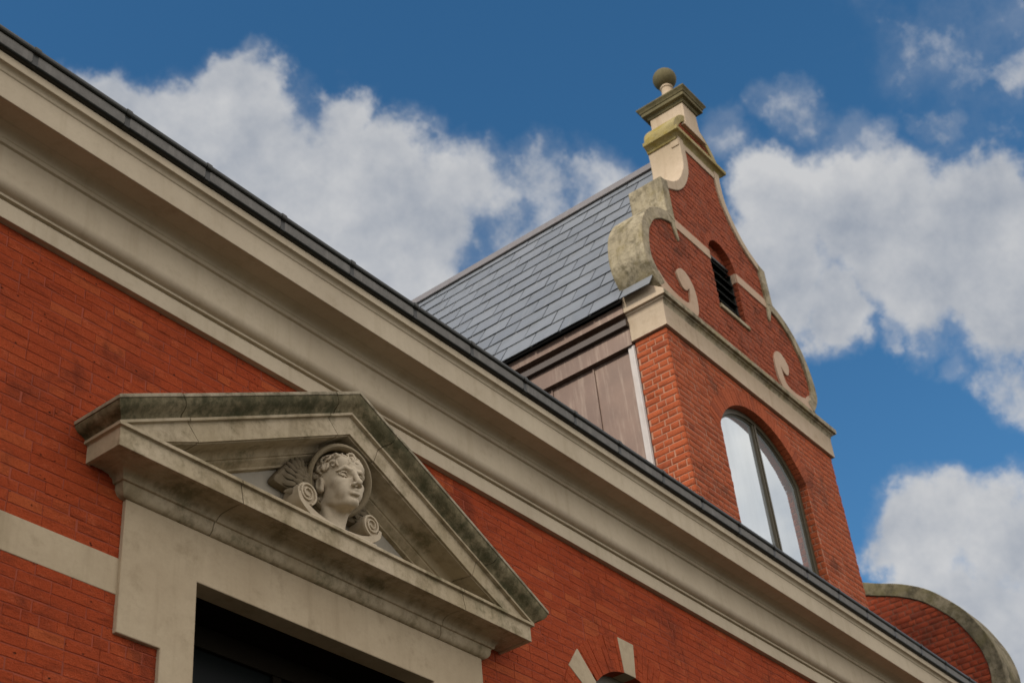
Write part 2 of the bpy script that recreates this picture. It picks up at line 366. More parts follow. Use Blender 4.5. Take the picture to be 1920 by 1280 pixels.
mb.box(XW0, 5.13, .0035, .25, -ZC, 2.2); mb.box(7.83, XW1, .0035, .25, -ZC, 2.2); mb.box(5.13, 7.83, .0035, .25, -ZC, 1.0)
mb.box(XW0, XW0+.25, .25, 9.5, -ZC, 7.0); mb.box(XW0+.25, XW1, 9.25, 9.5, -ZC, 7.0)
mb.box(XW0, XW1, .003, .25, 6.17, 7.0)
mb.build('wall', ['brick', 'mortar'], house, smooth=50)
mb = MB(); mb.prism([(XW0, 4.0115), (4.80, 4.0115), (4.80, 4.2445), (XW0, 4.2445)], -.1, .003, FXZ)
mb.prism([(8.16, 4.0115), (9.1, 4.0115), (9.1, 4.2445), (8.16, 4.2445)], -.1, .0075, FXZ)
mb.build('stone_band', 'window_stone', house, bevel=.004)
# cornice: profile as (projection, height)
prof = [(-.02, 6.155), (.047, 6.155), (.047, 6.283), (.038, 6.292), (.036, 6.300), (.064, 6.301), (.064, 6.319)]
prof += arcp(.062, 6.321, .122, 6.385, True, 8)[1:]
prof += [(.121, 6.46), (.117, 6.55), (.119, 6.628), (.140, 6.634), (.143, 6.662), (.15, 6.666)]
prof += arcp(.150, 6.668, .222, 6.714, False, 6)[1:] + [(.226, 6.720), (.355, 6.720), (.357, 6.709), (.382, 6.709), (.382, 6.905), (.388, 6.908)]
prof += [(.392, 6.914)]+arcp(.392, 6.914, .426, 6.944, False, 6)[1:] + [(.432, 6.946), (.432, 7.012), (-.02, 7.012)]
mb = MB(); mb.loft([[(x, -a, z) for a, z in prof] for x in (XW0, 2.0, 8.0, 14.0, XW1)])
mb.build('cornice', 'cornice', house, bevel=.003, smooth=32)
mb = MB()
t = .56
mb.prism([(-.40, 7.03), (4.6, 7.03+5.0*t), (9.6, 7.03), (9.6, 7.0), (-.40, 7.0)], XW0, XW1, lambda u, v, d: (d, u, v))
mb.build('roof', 'roof', house, smooth=0)
# dark room behind the pedimented opening and the arched window
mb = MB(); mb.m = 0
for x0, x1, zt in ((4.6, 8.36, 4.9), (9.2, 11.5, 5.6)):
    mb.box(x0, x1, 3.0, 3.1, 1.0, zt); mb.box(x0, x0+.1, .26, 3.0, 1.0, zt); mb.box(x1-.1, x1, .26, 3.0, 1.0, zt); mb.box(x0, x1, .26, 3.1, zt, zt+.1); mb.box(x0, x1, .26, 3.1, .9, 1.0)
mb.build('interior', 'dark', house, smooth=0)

# small arched window with its pale voussoirs
aw = thing('arched_window', 'small round arched window with pale wedge stones set in the brickwork below the cornice', 'window', (AX, 0, 3.2))
for a in (39, 90, 141):
    mb = MB(); h = math.radians(6.4); q = math.radians(a)
    P = [(AX+.79*math.cos(q-h), AZ+.79*math.sin(q-h)), (AX+1.118*math.cos(q-h), AZ+1.118*math.sin(q-h)), (AX+1.118*math.cos(q+h), AZ+1.118*math.sin(q+h)), (AX+.79*math.cos(q+h), AZ+.79*math.sin(q+h))]
    mb.prism(P, -.22, .009, FXZ); mb.build('voussoir', 'window_stone', aw, bevel=.004)
mb = MB()
def arch_band(mb, fr, cx, cz, r0, r1, zb, d0, d1, n=28, a0=0.0, a1=math.pi):
    pts0 = [(cx+r0*math.cos(a0+(a1-a0)*i/n), cz+r0*math.sin(a0+(a1-a0)*i/n)) for i in range(n+1)]
    pts1 = [(cx+r1*math.cos(a0+(a1-a0)*i/n), cz+r1*math.sin(a0+(a1-a0)*i/n)) for i in range(n+1)]
    if zb is not None:
        pts0 = [(pts0[0][0], zb)]+pts0+[(pts0[-1][0], zb)]; pts1 = [(pts1[0][0], zb)]+pts1+[(pts1[-1][0], zb)]
    mb.loft([[fr(*p, d0), fr(*q, d0), fr(*q, d1), fr(*p, d1)] for p, q in zip(pts0, pts1)])
arch_band(mb, FXZ, AX, AZ, .70, .80, 2.6, -.20, -.12); mb.box(AX-.03, AX+.03, .13, .19, 2.6, AZ+.7); mb.box(AX-.7, AX+.7, .135, .185, AZ-.05, AZ)
fo = mb.build('frame', 'frame', aw, bevel=.004)
mb = MB(); P = [(AX+.71*math.cos(math.pi*i/24), AZ+.71*math.sin(math.pi*i/24)) for i in range(25)]+[(AX-.71, 2.6), (AX+.71, 2.6)]
mb.prism(P, -.17, -.16, FXZ); mb.build('pane', 'darkglass', aw, smooth=0)

# ------------------------------------------------------------------ pedimented window
pw = thing('pediment_window', 'tall stone framed window under a mossy triangular pediment with a carved head', 'window', (PC, 0, .9)); pw['kind'] = 'thing'; aw['kind'] = 'thing'
XL, XR = 4.80, 8.161
mb = MB()
pl, pr, ol, orr = 4.792, 2*PC-4.792, 5.369, 2*PC-5.369
poly = [(pl, 4.633), (pl, 3.77), (5.114, 3.77), (5.114, 3.0), (pl, 3.0), (pl, 2.2), (5.114, 2.2), (5.114, .9), (ol, .9), (ol, 4.286),
        (orr, 4.286), (orr, .9), (2*PC-5.114, .9), (2*PC-5.114, 2.2), (pr, 2.2), (pr, 3.0), (2*PC-5.114, 3.0), (2*PC-5.114, 3.77), (pr, 3.77), (pr, 4.633)]
mb.prism(poly, -.125, .03, FXZ)
mb.build('surround', 'window_stone', pw, bevel=.006)
# horizontal cornice, in blocks with open joints
hp = [(-.02, 4.633), (.036, 4.634)] + arcp(.038, 4.638, .075, 4.70, True, 6)[1:] + [(.078, 4.712), (.092, 4.714), (.096, 4.722)] + arcp(.096, 4.722, .168, 4.772, False, 7)[1:]
hp += [(.172, 4.776), (.268, 4.776), (.270, 4.765), (.300, 4.765), (.300, 4.886), (.306, 4.890), (.324, 4.891), (.324, 4.915), (.27, 4.926), (.02, 5.04), (-.02, 5.04)]
def hsec(x): return [(x, -a, z) for a, z in hp]
def jag(x, amp=.02, s=1): # an uneven joint running over the mouldings
    return [(x+amp*math.sin(9*a*s+z*13), -a, z) for a, z in hp]
jx1, jx2 = 5.46, 7.66
lw = [(XL-a, .02, z) for a, z in hp]; lm = [(XL-a, -a, z) for a, z in hp]; rm = [(XR+a, -a, z) for a, z in hp]; rw = [(XR+a, .02, z) for a, z in hp]
mb = MB(); gp = .006
sh = lambda l, d: [(x+d, y, z) for x, y, z in l]
mb.loft([lw, lm, jag(jx1)]); mb.loft([sh(jag(jx1), gp), jag(jx2, .02, -1)]); mb.loft([sh(jag(jx2, .02, -1), gp), rm, rw])
mb.build('horizontal_cornice', 'ped', pw, bevel=.004, smooth=32)
# raking cornices: fascia part and mossy crown part; heights measured from the rake line
ZA = 5.916
def Lr(x): return ZA-.5*abs(x-PC)
rk = [(-.02, -.31), (.012, -.312), (.045, -.305), (.045, -.288), (.075, -.262), (.088, -.248), (.088, -.236), (.10, -.232)] + arcp(.102, -.228, .150, -.182, False, 5)[1:]
rk += [(.275, -.180), (.277, -.172), (.2965, -.172), (.2965, -.026), (.308, -.022), (.325, -.021), (.325, .0), (-.02, .0)]
ck = [(-.02, .0), (.322, .001)] + [(.322, .003), (.335, .022), (.355, .040), (.380, .060), (.398, .088), (.405, .116), (-.02, .1165)]
tk = [(-.02, .1165), (.411, .117), (.412, .120), (.412, .143), (-.02, .158)]
def rake(mb, pr_, joints, clampz=None):
    xe = lambda a: 4.479-(a-.324)
    def st(xf, ysel=None):
        r = []
        for a, dz in pr_:
            x = xf(a, dz); z = Lr(x)+dz
            r.append((x, -a, z))
        return r
    def end(side, wall):
        r = []
        for a, dz in pr_:
            x = xe(a) if side < 0 else 2*PC-xe(a); z = Lr(x)+dz
            if clampz: z = max(z, clampz)
            r.append((x, .02 if wall else -a, z))
        return r
    seq = [[end(-1, True), end(-1, False)]]
    for j in joints:
        k = -.5 if j < PC else .5
        w = lambda a, dz, j=j, k=k: j+k*dz+.012*math.sin(17*a+23*dz)
        s1 = st(w); seq[-1].append(s1); seq.append([sh(s1, .006)])
        nxt = [q for q in joints if q > j]
        if j < PC and (not nxt or nxt[0] > PC): seq[-1].append(st(lambda a, dz: PC))
    seq[-1] += [end(1, False), end(1, True)]
    for l in seq: mb.loft(l)
mb = MB(); rake(mb, rk, [5.00, 6.26, 6.80, 7.86], 4.79); mb.build('raking_cornice', 'ped', pw, bevel=.004, smooth=32)
mb = MB(); rake(mb, ck, [4.93, 6.30, 6.80, 7.92]); crn = mb.build('crown_moulding', 'moss', pw, bevel=.004, smooth=40)
mb = MB(); rake(mb, tk, [4.93, 6.30, 6.80, 7.92]); mb.build('weathered_top', 'strip', crn, bevel=.003, smooth=40)
mb = MB()
for a, b in ((4.75, 6.085), (6.088, 7.35), (7.353, 8.22)):
    ps = [(a, 4.93), (b, 4.93), (b, Lr(b)-.2)] + ([(PC, Lr(PC)-.2)] if a < PC < b else []) + [(a, Lr(a)-.2)]
    mb.prism(ps, -.05, .012, FXZ)
mb.build('tympanum', 'tymp', pw, bevel=.002)
# window behind: deep timber head and dark glass
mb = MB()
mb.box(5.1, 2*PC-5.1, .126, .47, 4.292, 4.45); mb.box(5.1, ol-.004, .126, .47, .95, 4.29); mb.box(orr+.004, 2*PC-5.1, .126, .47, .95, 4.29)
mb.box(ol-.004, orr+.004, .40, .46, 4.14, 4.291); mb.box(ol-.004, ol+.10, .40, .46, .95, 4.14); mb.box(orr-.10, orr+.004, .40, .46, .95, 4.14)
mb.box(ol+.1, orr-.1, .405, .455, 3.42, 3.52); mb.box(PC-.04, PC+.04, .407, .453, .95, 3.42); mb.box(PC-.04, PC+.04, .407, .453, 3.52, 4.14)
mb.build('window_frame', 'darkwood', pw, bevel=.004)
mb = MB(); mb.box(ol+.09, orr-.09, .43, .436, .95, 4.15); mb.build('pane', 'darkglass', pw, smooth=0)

# ------------------------------------------------------------------ gutter
gt = thing('gutter', 'dark metal gutter with joint brackets running along the top of the pale cornice', 'gutter', (7, -.45, 7.02))
gp_ = [(.45, 7.036), (.466, 7.030), (.472, 7.05), (.473, 7.115), (.462, 7.117), (.458, 7.06)]
bd_ = [(.468, 7.114), (.482, 7.112), (.490, 7.120), (.494, 7.134), (.490, 7.149), (.480, 7.157), (.466, 7.153), (.460, 7.135)]
bt_ = [(.30, 7.014), (.452, 7.014), (.466, 7.020), (.470, 7.031), (.455, 7.040), (.30, 7.040)]
mb = MB(); mb.loft([[(x, -a, z+.002*math.sin(x*1.7)) for a, z in gp_] for x in [XW0+(XW1-.3-XW0)*i/60 for i in range(61)]])
mb.build('trough', 'gutter', gt, smooth=50)
for nm_, pr__ in (('rim', bd_), ('underside', bt_)):
    mb = MB(); mb.loft([[(x, -a, z+.002*math.sin(x*1.7)) for a, z in pr__] for x in [XW0+(XW1-.3-XW0)*i/60 for i in range(61)]]); mb.build(nm_, 'gutterdark', gt, smooth=50)
bp = [(.43, 7.013), (.464, 7.0128), (.4725, 7.021), (.4735, 7.104), (.489, 7.109), (.497, 7.120), (.499, 7.138), (.494, 7.156), (.481, 7.164), (.466, 7.160), (.455, 7.13), (.44, 7.02)]
first = None
for k in range(-12, 24):
    x = 3.49+.7165*k+random.uniform(-.012, .012); w = .022
    mb = MB(); mb.loft([[(q, -a, z) for a, z in bp] for q in (x-w, x+w)]); mb.build('bracket', 'gutterdark', gt, bevel=.002)

# ------------------------------------------------------------------ gabled dormer
DL, DR = 12.23, 16.29                          # brick body
GC = 14.14                                     # middle of the shaped gable
WX, WZ, WR, WH = 14.19, 8.51, 1.20, 1.03       # segmental window: centre, arc centre height, radius, half width
dm = thing('gabled_dormer', 'tall brick dormer with a scrolled Dutch gable, arched window and slate roof behind the gutter', 'dormer', (GC, 1.5, 7.1))
def d_iv(z):
    iv = [(DL, DR)]
    if 7.15 < z < 9.13: iv = subtract(iv, (WX-WH, WX+WH))
    elif 9.13 <= z < WZ+WR: w = math.sqrt(max(0, (WR+.06)**2-(z-WZ)**2)); iv = subtract(iv, (WX-w, WX+w))
    return iv
mb = MB(); CO = .0845
bricks(mb, FXZ, 6.9, 9.997, d_iv, CO, .236, 2, 10.0-CO*60, joint=.010, core=.22, rec=.005, seed=5, inset=.03)
for jx in (WX+WH,): bricks(mb, lambda u, v, d: (jx-d, u, v), 7.16, 9.12, lambda z: [(.0, .215)], CO, .236, 2, 10.0-CO*60, joint=.011, core=.028, rec=.007, seed=15)
mb.m = 1; mb.box(WX-WH-.035, WX-WH-.002, .004, .22, 7.16, 9.15); mb.m = 0
h0 = math.asin(WH/WR); arch_ring(mb, FXZ, WX, WZ, WR, WR+.225, math.pi/2-h0-.1, math.pi/2+h0+.1, .078, .004, -.20)
bricks(mb, lambda u, v, d: (DL-d, u, v), 6.9, 9.997, lambda z: [(.0, .435)], CO, .236, 2, 10.0-CO*60, joint=.012, inset=.006, core=.10, rec=.007, seed=6)
bricks(mb, lambda u, v, d: (DR+d, u, v), 6.9, 9.997, lambda z: [(.0, .435)], CO, .236, 2, 10.0-CO*60, joint=.012, inset=.006, core=.10, rec=.007, seed=8)
mb.m = 1; mb.box(DL+.1, WX-WH, .22, .43, 6.9, 9.99); mb.box(WX+WH, DR-.1, .22, .43, 6.9, 9.99); mb.box(WX-WH, WX+WH, .22, .43, 9.75, 9.99)
mb.build('wall', ['dbrick', 'dmortar'], dm, smooth=50)
# window
mb = MB(); a0 = math.pi/2-h0; a1 = math.pi/2+h0
def seg_pts(r, half, zb, n=20):
    h = math.asin(min(1, half/r)); P = [(WX+r*math.sin(-h+2*h*i/n), WZ+r*math.cos(-h+2*h*i/n)) for i in range(n+1)]
    return [(WX-half, zb)]+P+[(WX+half, zb)]
def band(mb, A, B, d0, d1): mb.loft([[FXZ(*p, d0), FXZ(*q, d0), FXZ(*q, d1), FXZ(*p, d1)] for p, q in zip(A, B)])
band(mb, seg_pts(1.135, .965, 7.2), seg_pts(1.215, 1.045, 7.2), -.20, -.10)
band(mb, seg_pts(1.115, .945, 7.2), seg_pts(1.135, .965, 7.2), -.19, -.125)
mb.box(WX+.09-.042, WX+.09+.042, .105, .19, 7.2, WZ+1.12); mb.box(WX+.09-.014, WX+.09+.014, .090, .1045, 7.2, WZ+1.115)
wf = mb.build('window', 'frame', dm, bevel=.004)
mb = MB(); mb.prism(seg_pts(1.13, .96, 7.2), -.150, -.140, FXZ); mb.build('pane', 'glass', wf, smooth=0)
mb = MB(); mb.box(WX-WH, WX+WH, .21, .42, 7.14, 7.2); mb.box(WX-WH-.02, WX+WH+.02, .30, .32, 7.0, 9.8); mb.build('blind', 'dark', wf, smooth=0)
# entablature of the dormer
F = [(.0, 10.0), (.040, 10.0), (.042, 10.265)] + arcp(.044, 10.27, .082, 10.350, False, 6) + [(.084, 10.372), (.118, 10.374), (.120, 10.44), (-.07, 10.588), (-.2, 10.588)]
Sd = F[:-3] + [(.120, 10.588), (.120, 10.5885), (-.2, 10.5885)]
def side(x0, sgn, y): return [(x0+sgn*a, y, z) for a, z in Sd]
mitL = [(DL-a, -a, z) for a, z in F]; mitR = [(DR+a, -a, z) for a, z in F]
mitL[-2] = (DL-.12, .07, 10.588); mitR[-2] = (DR+.12, .07, 10.588); mitL[-1] = (DL+.2, .2, 10.588); mitR[-1] = (DR-.2, .2, 10.588)
s07L = side(DL, -1, .07); s07R = side(DR, 1, .07); K = 3
mb = MB(); fr_ = lambda l: l[:K]+[(l[K-1][0], .3, l[K-1][2]), (l[0][0], .3, l[0][2])]
mb.loft([side(DL, -1, .45), s07L, mitL, mitR, s07R, side(DR, 1, .45)])
en = mb.build('entablature', ['dstone', 'coping'], dm, bevel=.004, smooth=32)
for p_ in en.data.polygons:                    # the weathered mouldings of the front
    if p_.center.z+.0 > 10.285+ZC-en['_base'][2] and p_.center.y < -1.5+.05 and p_.normal.y < -.02 and abs(p_.normal.x) < .5: p_.material_index = 1
# gable outline: half widths by height
OUT = [(10.52, 1.80), (10.72, 1.98), (10.90, 2.12), (11.07, 2.15), (11.30, 2.13), (11.54, 2.06), (11.81, 1.89), (11.97, 1.71), (12.08, 1.50), (12.13, 1.345), (12.73, 1.345), (12.7301, 1.24), (12.82, 1.11),
       (12.92, .94), (13.09, .77), (13.335, .62), (13.53, .55), (13.78, .53), (14.06, .55)]
def hw(z):
    for (za, a), (zb, b) in zip(OUT, OUT[1:]):
        if z <= zb: return a+(b-a)*(z-za)/(zb-za) if z > za else a
    return OUT[-1][1]
LX0, LX1, LZ0, LZ1, LZS = 13.855, 14.53, 11.24, 12.235, 12.13
LC = (LX0+LX1)/2; LRr = (LX1-LX0)/2
def g_iv(z):
    w = hw(z)-.06; iv = [(GC-w, GC+w)]
    if LZ0 < z < LZS: iv = subtract(iv, (LX0, LX1))
    elif LZS <= z < LZS+LRr+.03: q = math.sqrt(max(0, (LRr+.03)**2-(z-LZS)**2)); iv = subtract(iv, (LC-q, LC+q))
    return iv
mb = MB(); bricks(mb, FXZ, 10.5, 14.06, g_iv, CO, .236, 2, 10.0-CO*60, joint=.010, core=.13, rec=.005, seed=9, rough=.003, inset=.012)
bricks(mb, lambda u, v, d: (LX1-d, u, v), LZ0, LZS, lambda z: [(.0, .10)], CO, .236, 2, 10.0-CO*60, joint=.011, core=.011, rec=.007, seed=16)
arch_ring(mb, FXZ, LC, LZS, LRr, LRr+.11, -.05, math.pi+.05, .075, .004, -.125)
bricks(mb, lambda u, v, d: (u, .10-d, v), LZ1, LZS+LRr-.001, lambda z: [(LC-LRr, LC+LRr)] if z < LZS else [(LC-math.sqrt(max(.0001, LRr**2-(z-LZS)**2)), LC+math.sqrt(max(.0001, LRr**2-(z-LZS)**2)))], CO, .236, 2, 10.0-CO*60, joint=.010, core=.03, rec=.005, seed=11)
mb.m = 1; mb.prism([(GC-w+.08, z) for z, w in OUT]+[(GC+w-.08, z) for z, w in reversed(OUT)], -.44, -.1305, FXZ)
TOP = [(14.10, .53), (14.25, .52), (14.36, .46), (14.52, .34), (14.62, .22), (14.68, .15)]
mb.prism([(GC-w+.0, z) for z, w in TOP]+[(GC+w-.0, z) for z, w in reversed(TOP)], -.44, -.012, FXZ)
mb.m = 0
for k in range(8):
    z = 14.14+k*.062; w = .50 if z < 14.3 else max(.08, .50-(z-14.3)*1.35)
    u = -w
    while u < w-.03:
        e = min(w, u+random.uniform(.10, .22)); mb.prism([(GC+u+.004, z+.004), (GC+e-.004, z+.004), (GC+e-.004, z+.056), (GC+u+.004, z+.056)], -.03, random.uniform(-.006, .004), FXZ); u = e
mb.build('gable_wall', ['gbrick', 'gmortar'], dm, smooth=50)
# copings
def strip(mb, O, th, d0, d1, sg, n=5, taper=None):
    P = cr(O, n); m = len(P); loops = []
    for i, p in enumerate(P):
        a, b = P[max(0, i-1)], P[min(m-1, i+1)]; t = Vector((b[0]-a[0], b[1]-a[1])).normalized(); nn = Vector((t.y, -t.x))
        h = th if not taper else th*(taper[0]+(taper[1]-taper[0])*i/(m-1))
        q = (p[0]+nn.x*h, p[1]+nn.y*h)
        f = lambda uv, d: FXZ(GC+sg*uv[0], uv[1], d)
        loops.append([f(p, d0), f(p, d1), f(q, d1), f(q, d0)])
    mb.loft(loops)
scroll = [(-1.90, 10.60), (-2.02, 10.74), (-2.12, 10.90), (-2.15, 11.07), (-2.13, 11.30), (-2.06, 11.54), (-1.89, 11.81), (-1.71, 11.97), (-1.50, 12.08), (-1.30, 12.14)]
hollow = [(-1.24, 12.76), (-1.11, 12.82), (-.94, 12.92), (-.77, 13.09), (-.62, 13.335), (-.55, 13.53), (-.53, 13.78), (-.55, 14.06)]
small = [(-.58, 14.13), (-.59, 14.25), (-.53, 14.38), (-.42, 14.52), (-.30, 14.63), (-.17, 14.70)]
for sg in (-1, 1):
    s_ = -1 if sg > 0 else 1
    fl = lambda P: [(x, z) for x, z in P]
    mb = MB(); strip(mb, fl(scroll), .165, -.47, .03, s_); mb.build('scroll_coping', 'coping', dm, bevel=.008, smooth=50)
    mb = MB(); mb.prism([(GC+s_*x, z) for x, z in ((-1.345, 12.09), (-1.345, 12.73), (-1.17, 12.76), (-1.17, 12.05))], -.47, .034, FXZ)
    mb.prism([(GC+s_*x, z) for x, z in ((-1.300, 12.12), (-1.172, 12.12), (-1.165, 12.02), (-1.135, 11.78), (-1.16, 11.74), (-1.22, 11.86), (-1.28, 12.02))], -.01, .026, FXZ)
    mb.build('kneeler_block', 'coping', dm, bevel=.010)
    mb = MB(); strip(mb, fl(hollow), .135, -.47, .028, s_); mb.build('hollow_coping', 'dstone', dm, bevel=.008, smooth=50)
    mb = MB(); strip(mb, fl(small), .11, -.47, .028, s_, 5); mb.build('crest_coping', 'lichen', dm, bevel=.008, smooth=50)
    # flat volute on the brick face
    o1 = cr([(-1.93, 10.66), (-1.80, 10.575), (-1.46, 10.555), (-1.12, 10.575), (-1.0, 10.716), (-.985, 11.01), (-1.09, 11.20), (-1.25, 11.245), (-1.39, 11.12), (-1.36, 10.98), (-1.30, 10.91), (-1.22, 10.915), (-1.135, 10.99)], 5)
    o2 = cr([(-1.150, 10.90), (-1.175, 10.78), (-1.23, 10.715), (-1.36, 10.69), (-1.55, 10.70), (-1.74, 10.76), (-1.86, 10.86)], 5)
    mb = MB(); mb.prism([(GC+s_*x, z) for x, z in o1+o2], -.01, .024, FXZ); mb.build('volute', 'pink', dm, bevel=.004)
    # gable band each side of the louvred opening
    lo, hi = (GC-1.26, LX0) if s_ > 0 else (LX1, GC+1.29)
    mb = MB(); mb.prism([(lo, 11.985), (hi, 11.985), (hi, 12.14), (lo, 12.14)], -.12, .012, FXZ); mb.build('gable_band', 'pink', dm, bevel=.004)
# string ledge below the crest
lp = [(-.1, 13.99), (.005, 13.99), (.02, 14.03), (.06, 14.06), (.095, 14.07), (.10, 14.125), (.02, 14.16), (-.1, 14.16)]
mb = MB(); a, b = GC-.56, GC+.56
mb.loft([[(a-q, .47, z) for q, z in lp], [(a-q, -q, z) for q, z in lp], [(b+q, -q, z) for q, z in lp], [(b+q, .47, z) for q, z in lp]])
mb.build('string_course', 'lichen', dm, bevel=.005, smooth=40)
mb = MB(); mb.prism([(GC-.55, 13.88), (GC+.55, 13.88), (GC+.55, 13.995), (GC-.55, 13.995)], -.1, .018, FXZ); mb.build('stone_band', 'dstone', dm, bevel=.004)
# pedestal and cap
ps = [(.30, .02, 14.44), (.23, .01, 14.54), (.195, .0, 14.66), (.185, .0, 14.955)]
mb = MB(); mb.loft([[(GC-w, -.04-e, z), (GC+w, -.04-e, z), (GC+w, .51+e, z), (GC-w, .51+e, z)] for w, e, z in ps])
pd = mb.build('pedestal', 'dstone', dm, bevel=.006)
cp = [(.0, 14.95), (.018, 14.955), (.03, 14.985), (.035, 15.0), (.085, 15.012), (.085, 15.068), (.098, 15.072), (.105, 15.10), (.132, 15.128), (.134, 15.152), (.02, 15.20), (-.10, 15.225)]
mb = MB(); mb.loft([[(GC-.185-q, -.04-q, z), (GC+.185+q, -.04-q, z), (GC+.185+q, .51+q, z), (GC-.185-q, .51+q, z)] for q, z in cp])
mb.build('cap', 'ball', pd, bevel=.004)
# louvred opening
mb = MB()
for k in range(6):
    z = LZ0+.035+k*.162; hh = LRr-.005 if k < 5 else LRr-.035
    mb.loft([[(x, .055, z), (x, .062, z-.006), (x, .155, z+.10), (x, .148, z+.106)] for x in (LC-hh, LC+hh)])
mb.box(LX0+.001, LX0+.03, .07, .125, LZ0, LZS); mb.box(LX1-.03, LX1-.001, .07, .125, LZ0, LZS); mb.box(LX0+.03, LX1-.03, .075, .125, LZ1-.04, LZ1-.003)
mb.build('louvre', 'louvre', dm, bevel=.002)
mb = MB(); mb.box(LX0+.002, LX1-.002, .1265, .1295, LZ0, LZ1-.001); mb.build('louvre_backing', 'louvre', dm, smooth=0)
mb = MB(); mb.prism([(LX0-.03, 11.18), (LX1+.03, 11.18), (LX1+.03, LZ0), (LX0-.03, LZ0)], -.13, .03, FXZ); mb.build('louvre_sill', 'coping', dm, bevel=.005)
mb = MB(); mb.box(LX1-.012, LX1+.02, .003, .10, 11.985, 12.14); mb.build('jamb_stone', 'pink', dm, bevel=.003)
# slate roof
RX, RZ, EX, EZ = 14.13, 14.28, 12.02, 10.50
SL = math.hypot(RX-EX, RZ-EZ); ud = Vector(((RX-EX)/SL, 0, (RZ-EZ)/SL)); un = Vector((-ud.z, 0, ud.x))
def rp(s, y, h, mir=False):
    p = Vector((EX, y, EZ))+ud*s+un*h; x = p.x if not mir else 2*RX-p.x
    return (x, p.y, p.z)
mb = MB(); mb.m = 1
YB = 6.4
for mir in (False, True):
    mb.loft([[rp(.02, y, -.008, mir), rp(SL-.01, y, -.008, mir), rp(SL-.03, y, -.04, mir), rp(.02, y, -.04, mir)] for y in (.44, YB)])
mb.m = 0; G = .364; rn = random.Random(4)
for mir in (False, True):
    for k in range(12):
        s0 = k*G-.0; y0 = .0 if k == 0 else .44
        u = y0-(.225 if k % 2 else .0)-rn.uniform(0, .04)
        while u < YB:
            wd = .45+rn.uniform(-.015, .015); p, q = max(u+.007, y0), min(u+wd-.007, YB); u += wd
            if q-p < .04: continue
            e = rn.uniform(-.006, .006); h = .019+rn.uniform(-.002, .004); top = min(s0+G+.05, SL-.005) if k else s0+(G+.05 if q > .47 else .27)
            a, b = s0+e, top; d0 = rn.uniform(-.0015, .0015)
            mb.loft([[rp(a, y, h+d), rp(b, y, .002), rp(b, y, -.004), rp(a, y, h-.008+d)] if not mir else [rp(a, y, h+d, True), rp(b, y, .002, True), rp(b, y, -.004, True), rp(a, y, h-.008+d, True)] for y, d in ((p, d0), (q, -d0))])
rf = mb.build('roof', ['slate', 'roof'], dm, smooth=0)
mb = MB(); mb.loft([[(RX-.10, y, RZ-.10), (RX-.115, y, RZ-.10), (RX-.045, y, RZ+.055), (RX-.03, y, RZ+.085), (RX, y, RZ+.10), (RX+.03, y, RZ+.085), (RX+.115, y, RZ-.10)] for y in (.44, 3.0, YB)])
mb.build('ridge_cap', 'ridge', rf, smooth=35, bevel=.004)
mb = MB(); mb.loft([[rp(.275, y, .004), rp(.275, y, .018), rp(.300, y, .020), rp(.300, y, .004)] for y in (-.005, .46)]); mb.build('flashing', 'lead', rf)
# copper clad side walls
def clad(sg):
    X = lambda x: x if sg < 0 else (DL+DR)-x
    bxs = lambda mb, x0, x1, y0, y1, z0, z1: mb.box(min(X(x0), X(x1)), max(X(x0), X(x1)), y0, y1, z0, z1)
    mb = MB(); bxs(mb, 12.255, 12.40, .44, YB, 6.9, 9.95); mb.build('side_panel', 'copper', dm, bevel=.003)
    for y in (1.053, 1.664, 2.275, 2.886):
        mb = MB(); bxs(mb, 12.238, 12.256, y-.009, y+.009, 6.9, 9.94); mb.build('standing_seam', 'copper', dm, bevel=.002)
    mb = MB(); bxs(mb, 12.215, 12.30, .437, .53, 6.9, 9.955); bxs(mb, 12.205, 12.216, .445, .475, 6.9, 9.95); mb.build('corner_flashing', 'lead', dm, bevel=.003)
    mb = MB(); bxs(mb, 12.185, 12.40, .452, YB, 9.955, 10.205); mb.build('lower_fascia', 'copper', dm, bevel=.003)
    mb = MB(); bxs(mb, 12.128, 12.39, .452, YB, 10.21, 10.295); mb.build('fascia_moulding', 'moulding', dm, bevel=.003)
    mb = MB(); bxs(mb, 12.19, 12.39, .452, YB, 10.295, 10.37); bxs(mb, 12.105, 12.39, .452, YB, 10.37, 10.50); mb.build('upper_fascia', 'copper', dm, bevel=.003)
clad(-1); clad(1)
mb = MB(); mb.box(DL+.15, DR-.15, YB-.1, YB, 6.9, 10.5); mb.prism([(EX+.1, 10.5), (2*RX-EX-.1, 10.5), (RX, RZ-.06)], YB-.1, YB, lambda u, v, d: (u, d, v)); mb.build('back_wall', 'copper', dm, smooth=0)

# ------------------------------------------------------------------ ball finial
bf = thing('ball_finial', 'lichen covered stone ball on a slim neck at the very top of the gable', 'finial', (GC, .235, 15.225))
mb = MB(); mb.lathe([(.17, 15.215), (.168, 15.24), (.125, 15.30), (.092, 15.40), (.080, 15.50), (.082, 15.545), (.095, 15.555), (.097, 15.575), (.085, 15.59), (.07, 15.62)], GC, .235, 36); mb.build('neck', 'dstone', bf, smooth=45)
mb = MB(); mb.lathe([(max(.001, .176*math.sin(math.pi*i/24)), 15.765-.176*math.cos(math.pi*i/24)) for i in range(25)], GC, .235, 40); mb.build('ball', 'ball', bf, smooth=80)

